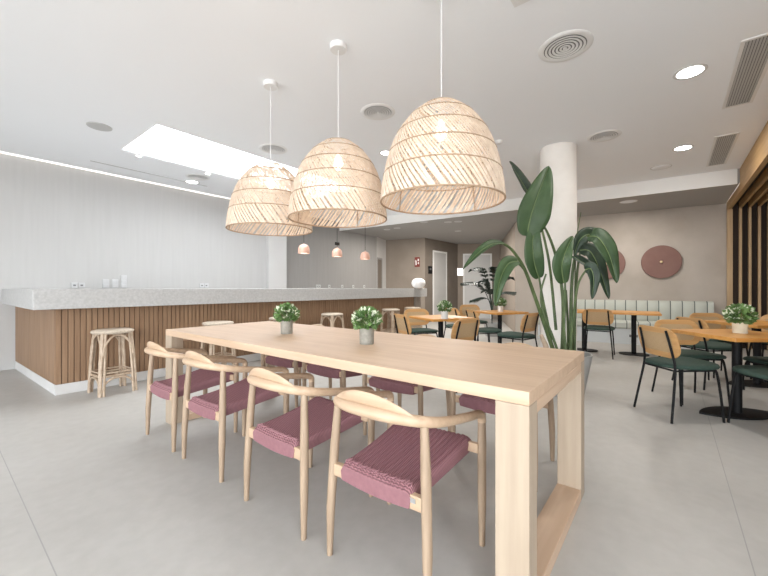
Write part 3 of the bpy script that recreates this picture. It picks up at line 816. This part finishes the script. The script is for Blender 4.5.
places = [((4.40, -.46), 38, 'honey wood cafe table at right front, holding cream-potted plant'), ((5.88, -.78), 38, 'honey wood cafe table behind the right front one, by the slats'),
          ((4.40, 2.48), -27, 'honey wood cafe table beyond middle of long table, near the bar end'), ((6.02, 2.26), -30, 'honey wood cafe table left of column, before the dark palm')]
tabs = []
for i, ((x, y), a, lab) in enumerate(places):
    o = ta if i == 0 else copy_tree(ta); o.location = (x, y, 0); o.rotation_euler = (0, 0, math.radians(a)); tag(o, lab, 'table', 'honey wood cafe tables'); tabs.append(o)
WANG = math.atan2(WBD.y, WBD.x)-PI/2
tw = make_cafe_table(.70, .70, 'round')
for i, (x, y, lab) in enumerate(((7.26, .47, 'honey wood cafe table before striped banquette, right of two pushed together'), (7.20, 1.19, 'honey wood cafe table before striped banquette, left one behind planter'))):
    o = tw if i == 0 else copy_tree(tw); o.location = (x, y, 0); o.rotation_euler = (0, 0, WANG*.6); tag(o, lab, 'table', 'tables along the banquette')

bp = make_bush('potted_plant', .053, .095, .106, .160, M['cream'], 560, 3)
p = on_z(740, 333, CT); bp.location = (p.x, p.y, CT); tag(bp, 'bushy white-flowered plant in cream pot on right front cafe table', 'plant', 'plants on the cafe tables')
for (px, py), i, lab, s_ in (((444.5, 318.8), 2, 'small white-flowered plant in white pot on cafe table near bar end', .70), ((500.5, 311.6), 3, 'small white-flowered plant in pale pot before the dark palm', .68)):
    if i == 2:
        bq = make_bush('potted_plant', .046, .098, .095, .135, M['white_pot'], 360, 5); o = bq
    else: o = copy_tree(bq)
    p = on_z(px, py, CT); o.location = (p.x, p.y, CT); tag(o, lab, 'plant', 'plants on the cafe tables')

# ------------------------------------------------------------------ cane-backed cafe chairs
def make_cafe_chair():
    root = thing('cafe_chair')
    def seat(u, v):
        a = 2*PI*v; e = 3.2
        ca, sa = math.cos(a), math.sin(a)
        rx = .225*abs(ca)**(2/e)*(1 if ca >= 0 else -1); ry = .235*abs(sa)**(2/e)*(1 if sa >= 0 else -1)
        prof = [(0, .470), (.6, .469), (.9, .465), (.975, .456), (1, .444), (.985, .432), (.9, .428), (0, .428)]
        k = u*(len(prof)-1); i = min(int(k), len(prof)-2); f_ = k-i
        s_ = prof[i][0]+(prof[i+1][0]-prof[i][0])*f_; z_ = prof[i][1]+(prof[i+1][1]-prof[i][1])*f_
        ry2 = ry*(.93+.07*(rx/.225))
        return Vector((.02+rx*s_, ry2*s_, z_+.012*max(0, rx*s_/.225)**2))
    MB().grid(seat, 14, 40, True).build('seat', M['green'], root, ang=60)
    for sy in (-1, 1):
        MB().tube(cr([(-.230, sy*.208, 0), (-.190, sy*.186, .25), (-.165, sy*.168, .43), (-.178, sy*.155, .55), (-.224, sy*.142, .745)], 4), .0095, 8).build('leg', M['black'], root)
        MB().tube(cr([(.215, sy*.205, 0), (.195, sy*.192, .25), (.175, sy*.180, .405), (.155, sy*.172, .424)], 4), .0095, 8).build('leg', M['black'], root)
    m = MB(); 
    for sy in (-1, 1): m.tube([(-.167, sy*.170, .415), (.16, sy*.176, .418)], .008, 6)
    m.tube([(-.167, -.170, .415), (-.167, .170, .415)], .008, 6); m.tube([(.155, -.172, .420), (.155, .172, .420)], .008, 6)
    m.build('seat_frame', M['black'], root)
    # bent plywood back with a cane centre
    W, Hh = .43, .255
    def shell(pts, t0, t1):
        return [Vector((-.198-.24*(z)+.42*y*y*1.15-.008+t0, y, .640+z)) for y, z in pts], [Vector((-.198-.24*(z)+.42*y*y*1.15-.008+t1, y, .640+z)) for y, z in pts]
    outer = rounded(W, Hh, .095, 7); inner = rounded(W-.10, Hh-.095, .05, 7)
    # denser points along the long sides so that the curve shows
    def dens(pl):
        out = []
        for i, p_ in enumerate(pl):
            q_ = pl[(i+1) % len(pl)]; n_ = max(1, int(math.hypot(q_[0]-p_[0], q_[1]-p_[1])/.025)) if abs(q_[0]-p_[0])+abs(q_[1]-p_[1]) > .05 else 1
            for k in range(n_): out.append((p_[0]+(q_[0]-p_[0])*k/n_, p_[1]+(q_[1]-p_[1])*k/n_))
        return out
    def loop(pl, N):                    # resample by angle
        pl = dens(pl); res = []
        L = [0]
        for i in range(len(pl)): q_ = pl[(i+1) % len(pl)]; L.append(L[-1]+math.hypot(q_[0]-pl[i][0], q_[1]-pl[i][1]))
        for k in range(N):
            s_ = L[-1]*k/N
            for i in range(len(pl)):
                if L[i+1] >= s_:
                    f_ = (s_-L[i])/max(1e-9, L[i+1]-L[i]); q_ = pl[(i+1) % len(pl)]
                    res.append((pl[i][0]+(q_[0]-pl[i][0])*f_, pl[i][1]+(q_[1]-pl[i][1])*f_)); break
        return res
    N = 56
    o_, i_ = loop(outer, N), loop(inner, N)
    of, ob = shell(o_, .016, .004); inf, inb = shell(i_, .016, .004)
    m = MB(); vs = of+ob+inf+inb; fs = []
    for k in range(N):
        k2 = (k+1) % N
        fs += [(k, k2, 2*N+k2, 2*N+k), (N+k2, N+k, 3*N+k, 3*N+k2), (k2, k, N+k, N+k2), (2*N+k, 2*N+k2, 3*N+k2, 3*N+k)]
    m.add(vs, fs); bk = m.build('backrest', M['ply'], root, ang=50)
    m = MB()
    def pan(side):
        def g_(u, v):
            y = (W-.098)/2*(2*u-1); z_ = (Hh-.093)/2*(2*v-1)
            lim = 1
            return Vector((-.198-.24*z_+.42*y*y*1.15-.008+side, y, .640+z_))
        return g_
    m.grid(pan(.012), 14, 6); m.grid(pan(.008), 14, 6); m.build('cane_panel', M['cane'], bk)
    return root
ch = make_cafe_chair()
G1 = 'cane-backed cafe chairs'
def face(p, t): return math.degrees(math.atan2(t[1]-p[1], t[0]-p[0]))
chairs = [((4.055, -.05), -49.5, 'cane-backed chair with green seat, nearest at right front, back to camera'),
          ((4.70, -.15), 212, 'cane-backed green chair behind right front table corner, facing camera'),
          ((3.985, -.66), 31, 'green chair seat cut by right edge, before the right front table'),
          ((4.66, -.80), 128, 'green chair seat at right edge, behind the right front table post'),
          ((5.50, -.33), -50, 'cane-backed green chair, back to camera, at second right table'),
          ((6.25, -.48), 212, 'cane-backed green chair facing camera, at second right table before banquette'),
          ((6.40, -1.02), 155, 'cane-backed chair at right edge before the slats, facing second table'),
          ((6.79, .91), 3, 'cane-backed chair at banquette tables, beside the planter'),
          ((3.93, 2.60), -28, 'cane-backed chair at bar-end cafe table, side-on beside right table plant'),
          ((4.72, 3.00), 236, 'cane-backed chair beyond bar-end cafe table, curved front facing camera'),
          ((3.70, 1.92), 75, 'cane-backed chair at bar-end cafe table, back to camera, lower in front'),
          ((5.36, 2.27), -42, 'cane-backed chair at left of palm table, its green seat turned right'),
          ((5.72, 2.86), -21, 'cane-backed chair at palm table, small, leftmost behind'),
          ((6.62, 3.0), 230, 'cane-backed chair beyond palm table, only its brown top showing'),
          ((5.07, 1.65), 78, 'cane-backed chair with dark seat just left of the column')]
for i, ((x, y), a, lab) in enumerate(chairs):
    o = ch if i == 0 else copy_tree(ch); o.location = (x, y, 0); o.rotation_euler = (0, 0, math.radians(a)); tag(o, lab, 'chair', G1)

# ------------------------------------------------------------------ banquette on the back wall
bq0 = WB0+WBD*.20
bn = thing('banquette', (bq0.x, bq0.y, 0), WANG, 'long striped pale green banquette along the back wall', 'banquette')
LB = 3.0
MB().lohi((-.62, 0, 0), (-.004, LB, .30)).build('base', M['bench'], bn, smooth=False)
MB().lohi((-.66, -.01, .301), (-.14, LB+.01, .44)).build('seat', M['stripe'], bn, bevel=.03)
m = MB()
nb = int(LB/.184)
def back(u, v):
    y = LB*u; ph_ = abs(math.sin(PI*(y-.092)/.184)); bul = .022*ph_**.5
    prof = [(-.004, .42), (-.115-bul, .42), (-.13-bul, .50), (-.115-bul, .80), (-.085-bul*.7, .842), (-.03, .845), (-.004, .84)]
    k = v*(len(prof)-1); i = min(int(k), len(prof)-2); f_ = k-i
    return Vector((prof[i][0]+(prof[i+1][0]-prof[i][0])*f_, y, prof[i][1]+(prof[i+1][1]-prof[i][1])*f_))
m.grid(back, nb*8, 12)
m.add([back(0, k/12) for k in range(13)], [list(range(13))]); m.add([back(1, k/12) for k in range(13)], [list(range(13))[::-1]])
m.build('backrest', M['stripe'], bn, ang=60)
MB().lohi((-.625, 1.20, .14), (-.618, 1.34, .19)).build('outlet', M['grille_dark'], bn)

# pink disc wall lamps
def disc(px, lab, first=None):
    pos, ang, dist = wall_frame((pq.x, pq.y), (pe.x, pe.y), px)
    if first is None:
        r = thing('wall_lamp')
        prof = [(0, .012), (.325, .012), (.332, .018), (.332, .036), (.325, .042), (0, .042)]
        def lath(mb, prof, n):
            m2 = MB().lathe(prof, n); mb.add([(p.x, p.z, p.y) for p in m2.v], [f_[::-1] for f_ in m2.f]); return mb
        lath(MB(), prof, 48).build('disc', M['disc'], r)
        lath(MB(), [(0, 0), (.12, 0), (.12, .012), (0, .012)], 20).build('mount', M['black'], r)
        lath(MB(), [(0, .042), (.028, .042), (.026, .075), (.016, .085), (0, .086)], 16).build('knob', M['brass'], r)
    else: r = copy_tree(first)
    r.location = (pos.x, pos.y, 1.1+26/FP*7.32); r.rotation_euler = (0, 0, ang)
    return tag(r, lab, 'wall lamp', 'pink disc wall lamps')
d1 = disc(661, 'dusty pink disc wall lamp in full view above banquette')
disc(607, 'dusty pink disc wall lamp half hidden behind big leaves', d1)

# ------------------------------------------------------------------ big bird-of-paradise plant
pc = FW*3.78+RT*((564-384)/FP*3.78)
bt = thing('potted_strelitzia', (pc.x, pc.y, 0), 0, 'tall broad-leaved plant in tapered grey planter before the column', 'plant')
po = MB().lathe([(0, 0), (.175, 0), (.185, .01), (.260, .415), (.263, .425), (.248, .425), (.246, .37), (0, .37)], 36).build('planter', M['grey_pot'], bt)
MB().lathe([(0, .37), (.245, .371), (.15, .385), (0, .388)], 24).build('soil', M['soil'], bt)
def blade(pts, hw, mat, nrm=(-.7, -.55, .3), fold=.25, wave=.03, tipw=0.0, skew=0):
    pts = [at(*p_)-pc for p_ in pts]
    mid = cr(pts, 8); n = len(mid)-1
    m = MB(); N = Vector(nrm).normalized(); nv = 8
    def g_(u, v):
        k = u*n; i = min(int(k), n-1); f_ = k-i
        p_ = mid[i].lerp(mid[i+1], f_)
        t_ = (mid[min(i+1, n)]-mid[max(i-1, 0)]).normalized()
        side = t_.cross(N).normalized(); nn_ = side.cross(t_).normalized()
        s_ = 2*v-1
        w_ = hw*(math.sin(PI*min(1, u*.97+.03)**.75))**.75 if u < 1 else 0
        w_ *= (1+skew*s_)
        return p_+side*w_*s_*math.cos(fold*1.2)+nn_*(abs(s_)*w_*fold-.012*(1 if abs(s_) < .05 else 0)+wave*hw*4*.25*math.sin(u*17+s_*2.0)*abs(s_)**2)
    m.grid(g_, 26, nv)
    lf = m.build('leaf', mat, bt, solid=.003, ang=80)
    rb = []
    for i, p_ in enumerate(mid):
        t_ = (mid[min(i+1, n)]-mid[max(i-1, 0)]).normalized(); side = t_.cross(N).normalized(); rb.append(p_+side.cross(t_).normalized()*(-.004))
    MB().tube(rb, [.0065*(1-.75*i/n) for i in range(n+1)], 6).build('midrib', M['midrib'], lf)
    return lf
def stalk(pts, r0=.020, r1=.009):
    q_ = cr([at(*p_)-pc for p_ in pts], 6); n = len(q_)
    MB().tube(q_, [r0+(r1-r0)*i/(n-1) for i in range(n)], 8).build('stem', M['stem'], bt)
LG, LD = M['leaf'], M['leaf_dark']
d0 = 3.75
# upright and drooping leaves, each as (column, row, distance)
stalk([(562, 357, 3.78), (563, 300, 3.80), (556, 257, 3.80), (546, 230, 3.74), (538, 222, 3.68)], .020)
blade([(527, 236, 3.62), (531, 216, 3.59), (539, 192, 3.60), (549, 166, 3.66)], .158, LG, (-.75, -.55, .2), .10, skew=.12)
stalk([(556, 330, 3.9), (549, 262, 3.98), (538, 215, 4.0), (533, 202, 4.0)], .016)
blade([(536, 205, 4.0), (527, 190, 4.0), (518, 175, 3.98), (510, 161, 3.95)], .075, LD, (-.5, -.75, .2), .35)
stalk([(553, 357, 3.70), (549, 330, 3.70), (543, 300, 3.70), (539, 277, 3.69)], .017)
blade([(539, 278, 3.68), (534, 260, 3.62), (533, 238, 3.60), (537, 216, 3.66)], .095, LG, (-.8, -.45, .2), .2)
stalk([(566, 357, 3.66), (564, 330, 3.66), (565, 300, 3.64), (565, 282, 3.62)], .018)
blade([(564, 283, 3.60), (562, 266, 3.54), (566, 251, 3.53), (573, 236, 3.6)], .090, LG, (-.8, -.45, .2), .18, skew=-.12)
stalk([(571, 357, 3.76), (571, 310, 3.76), (573, 268, 3.74), (580, 243, 3.70), (590, 235, 3.62)], .020)
blade([(589, 236, 3.62), (599, 238, 3.55), (610, 256, 3.5), (617, 283, 3.5)], .112, M['leaf_mid'], (-.70, -.66, .30), .15)
stalk([(574, 357, 3.84), (575, 310, 3.86), (577, 275, 3.86), (580, 252, 3.82)], .018)
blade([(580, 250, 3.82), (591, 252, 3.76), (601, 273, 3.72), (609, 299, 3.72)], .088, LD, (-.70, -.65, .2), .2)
stalk([(570, 357, 3.62), (573, 320, 3.60), (578, 285, 3.56), (586, 270, 3.52)], .013)
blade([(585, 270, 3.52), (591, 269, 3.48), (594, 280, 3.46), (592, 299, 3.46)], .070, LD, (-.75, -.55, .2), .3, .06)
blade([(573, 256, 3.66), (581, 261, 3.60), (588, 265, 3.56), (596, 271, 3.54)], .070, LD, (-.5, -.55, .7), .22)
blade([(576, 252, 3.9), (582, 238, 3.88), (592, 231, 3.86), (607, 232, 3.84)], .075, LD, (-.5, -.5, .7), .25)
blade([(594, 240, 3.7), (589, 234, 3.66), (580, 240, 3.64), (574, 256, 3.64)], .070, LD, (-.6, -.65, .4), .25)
stalk([(575, 357, 3.80), (575, 300, 3.82), (576, 245, 3.84), (581, 212, 3.84)], .012, .003)
stalk([(556, 358, 3.66), (548, 335, 3.60), (536, 300, 3.50), (524, 268, 3.42), (512, 250, 3.34), (503, 243.5, 3.28)], .022, .011)
blade([(504, 243.5, 3.28), (492, 244, 3.18), (478, 253, 3.10), (463, 269, 3.06)], .046, LG, (-.5, -.45, .75), .35)
stalk([(535, 298, 3.50), (527, 274, 3.40), (517, 262, 3.30)], .012, .009)
blade([(518, 261, 3.30), (508, 264, 3.22), (500, 280, 3.16), (495, 306, 3.14)], .070, LG, (-.75, -.5, .4), .28)
stalk([(560, 358, 3.60), (552, 335, 3.60), (543, 312, 3.62), (541, 292, 3.64), (546, 274, 3.64)], .014, .009)
stalk([(568, 357, 3.80), (568, 330, 3.84), (566, 290, 3.88)], .016, .010)
# cut dry stumps
MB().tube([at(549, 357, 3.58)-pc, at(545, 344, 3.56)-pc, at(541, 335, 3.55)-pc], [.03, .026, .018], 8).build('cut_stump', M['bamboo'], bt)

# ------------------------------------------------------------------ dark palm by the far door
pp = FW*8.3+RT*((492-384)/FP*8.3)
pm = thing('potted_palm', (pp.x, pp.y, 0), 0, 'dark feathery palm in front of the white door', 'plant')
MB().lathe([(0, 0), (.15, 0), (.19, .30), (.175, .30), (.17, .27), (0, .27)], 24).build('planter', M['grey_pot'], pm)
rnd = random.Random(4)
for i, (px, py) in enumerate(((463, 283), (472, 269), (481, 282), (497, 269), (511, 277), (514, 292), (472, 300), (487, 290))):
    tip = at(px, py, 8.3+rnd.uniform(-.5, .4))-pp
    top = Vector((tip.x*.45, tip.y*.45, max(tip.z, .9)-.02))
    sp = cr([(0, 0, .27), (tip.x*.08, tip.y*.08, .75), top, tip], 8)
    m = MB(); m.tube(sp, .008, 5)
    n = len(sp)
    for k in range(int(n*.55), n):
        t_ = (sp[min(k+1, n-1)]-sp[k-1]).normalized(); sd = t_.cross(Vector((0, 0, 1))).normalized()
        for s_ in (-1, 1):
            for h_ in (0, .5):
                L_ = .22*math.sin(PI*(.25+.72*(k+h_-n*.55)/(n*.45)))
                b_ = sp[k]+t_*h_*.05; e = b_+sd*s_*L_*.75+t_*L_*.6+Vector((0, 0, -.10*L_/.22))
                w = t_*.014
                m.add([b_-w, b_+w, (b_+e)/2+w*1.2+Vector((0, 0, .015)), e, (b_+e)/2-w*1.2+Vector((0, 0, .015))], [(0, 1, 2, 3, 4)])
    m.build('frond', M['palm'], pm, smooth=False)

# ------------------------------------------------------------------ light
def lamp(name, loc, watts, size=.14, col=(1, .95, .88), kind='AREA'):
    L = bpy.data.lights.new(name, kind); L.energy = watts; L.color = col
    if kind == 'AREA': L.shape = 'DISK'; L.size = size
    else: L.shadow_soft_size = size
    o = bpy.data.objects.new(name, L); COL.objects.link(o); o.location = loc; return o
for px, py in ((690, 72), (683, 148), (386, 153)):
    lamp('downlight_lamp', on_z(px, py, ZC)-Vector((0, 0, .012)), 7)
for px, py, wt_ in ((387, 229.5, 8), (424, 222, 8), (453, 222, 12), (458, 231, 22), (628.5, 201.5, 10)):
    lamp('soffit_fill_lamp', on_z(px, py, ZS)-Vector((0, 0, .012)), wt_)  # added fill for the dim back, at mostly unlit spots and a speaker
for x, y in ((1.885, 2.765), (1.905, 1.94), (1.90, 1.066)):
    lamp('pendant_lamp_light', (x, y, PZ0+.33), .7, .05, (1, .92, .82), 'POINT')
for x in (4.12, 4.93, 5.75): lamp('pink_lamp_light', (x, 5.05, 1.70), 1.2, .15)
w = bpy.data.worlds.new('sky'); scene.world = w; w.use_nodes = True
bg = w.node_tree.nodes['Background']
wt = w.node_tree; tc = wt.nodes.new('ShaderNodeTexCoord'); sp_ = wt.nodes.new('ShaderNodeSeparateXYZ'); mr = wt.nodes.new('ShaderNodeMapRange'); mx = wt.nodes.new('ShaderNodeMix'); mx.data_type = 'RGBA'
wt.links.new(tc.outputs['Generated'], sp_.inputs[0]); wt.links.new(sp_.outputs['Z'], mr.inputs['Value'])
mr.inputs['From Min'].default_value = -.10; mr.inputs['From Max'].default_value = .10
mx.inputs['A'].default_value = (.60, .60, .59, 1); mx.inputs['B'].default_value = (.91, .96, 1.0, 1)    # pale paving below, bright overcast sky above
wt.links.new(mr.outputs['Result'], mx.inputs['Factor']); wt.links.new(mx.outputs['Result'], bg.inputs['Color'])
bg.inputs['Strength'].default_value = 4.6

cam = bpy.data.cameras.new('camera'); co = bpy.data.objects.new('camera', cam); COL.objects.link(co)
cam.sensor_width = 36; cam.lens = FP/768*36; cam.clip_start = .05
co.location = (0, 0, HC); co.rotation_euler = (PI/2, 0, TH-PI/2)
scene.camera = co
scene.view_settings.view_transform = 'Standard'; scene.view_settings.look = 'None'
scene.view_settings.exposure = 1.45; scene.view_settings.gamma = 1.0
scene.view_settings.use_curve_mapping = False
scene.cycles.use_denoising = True
scene.cycles.max_bounces = 10; scene.cycles.diffuse_bounces = 6; scene.cycles.transparent_max_bounces = 12
scene.cycles.sample_clamp_indirect = 6
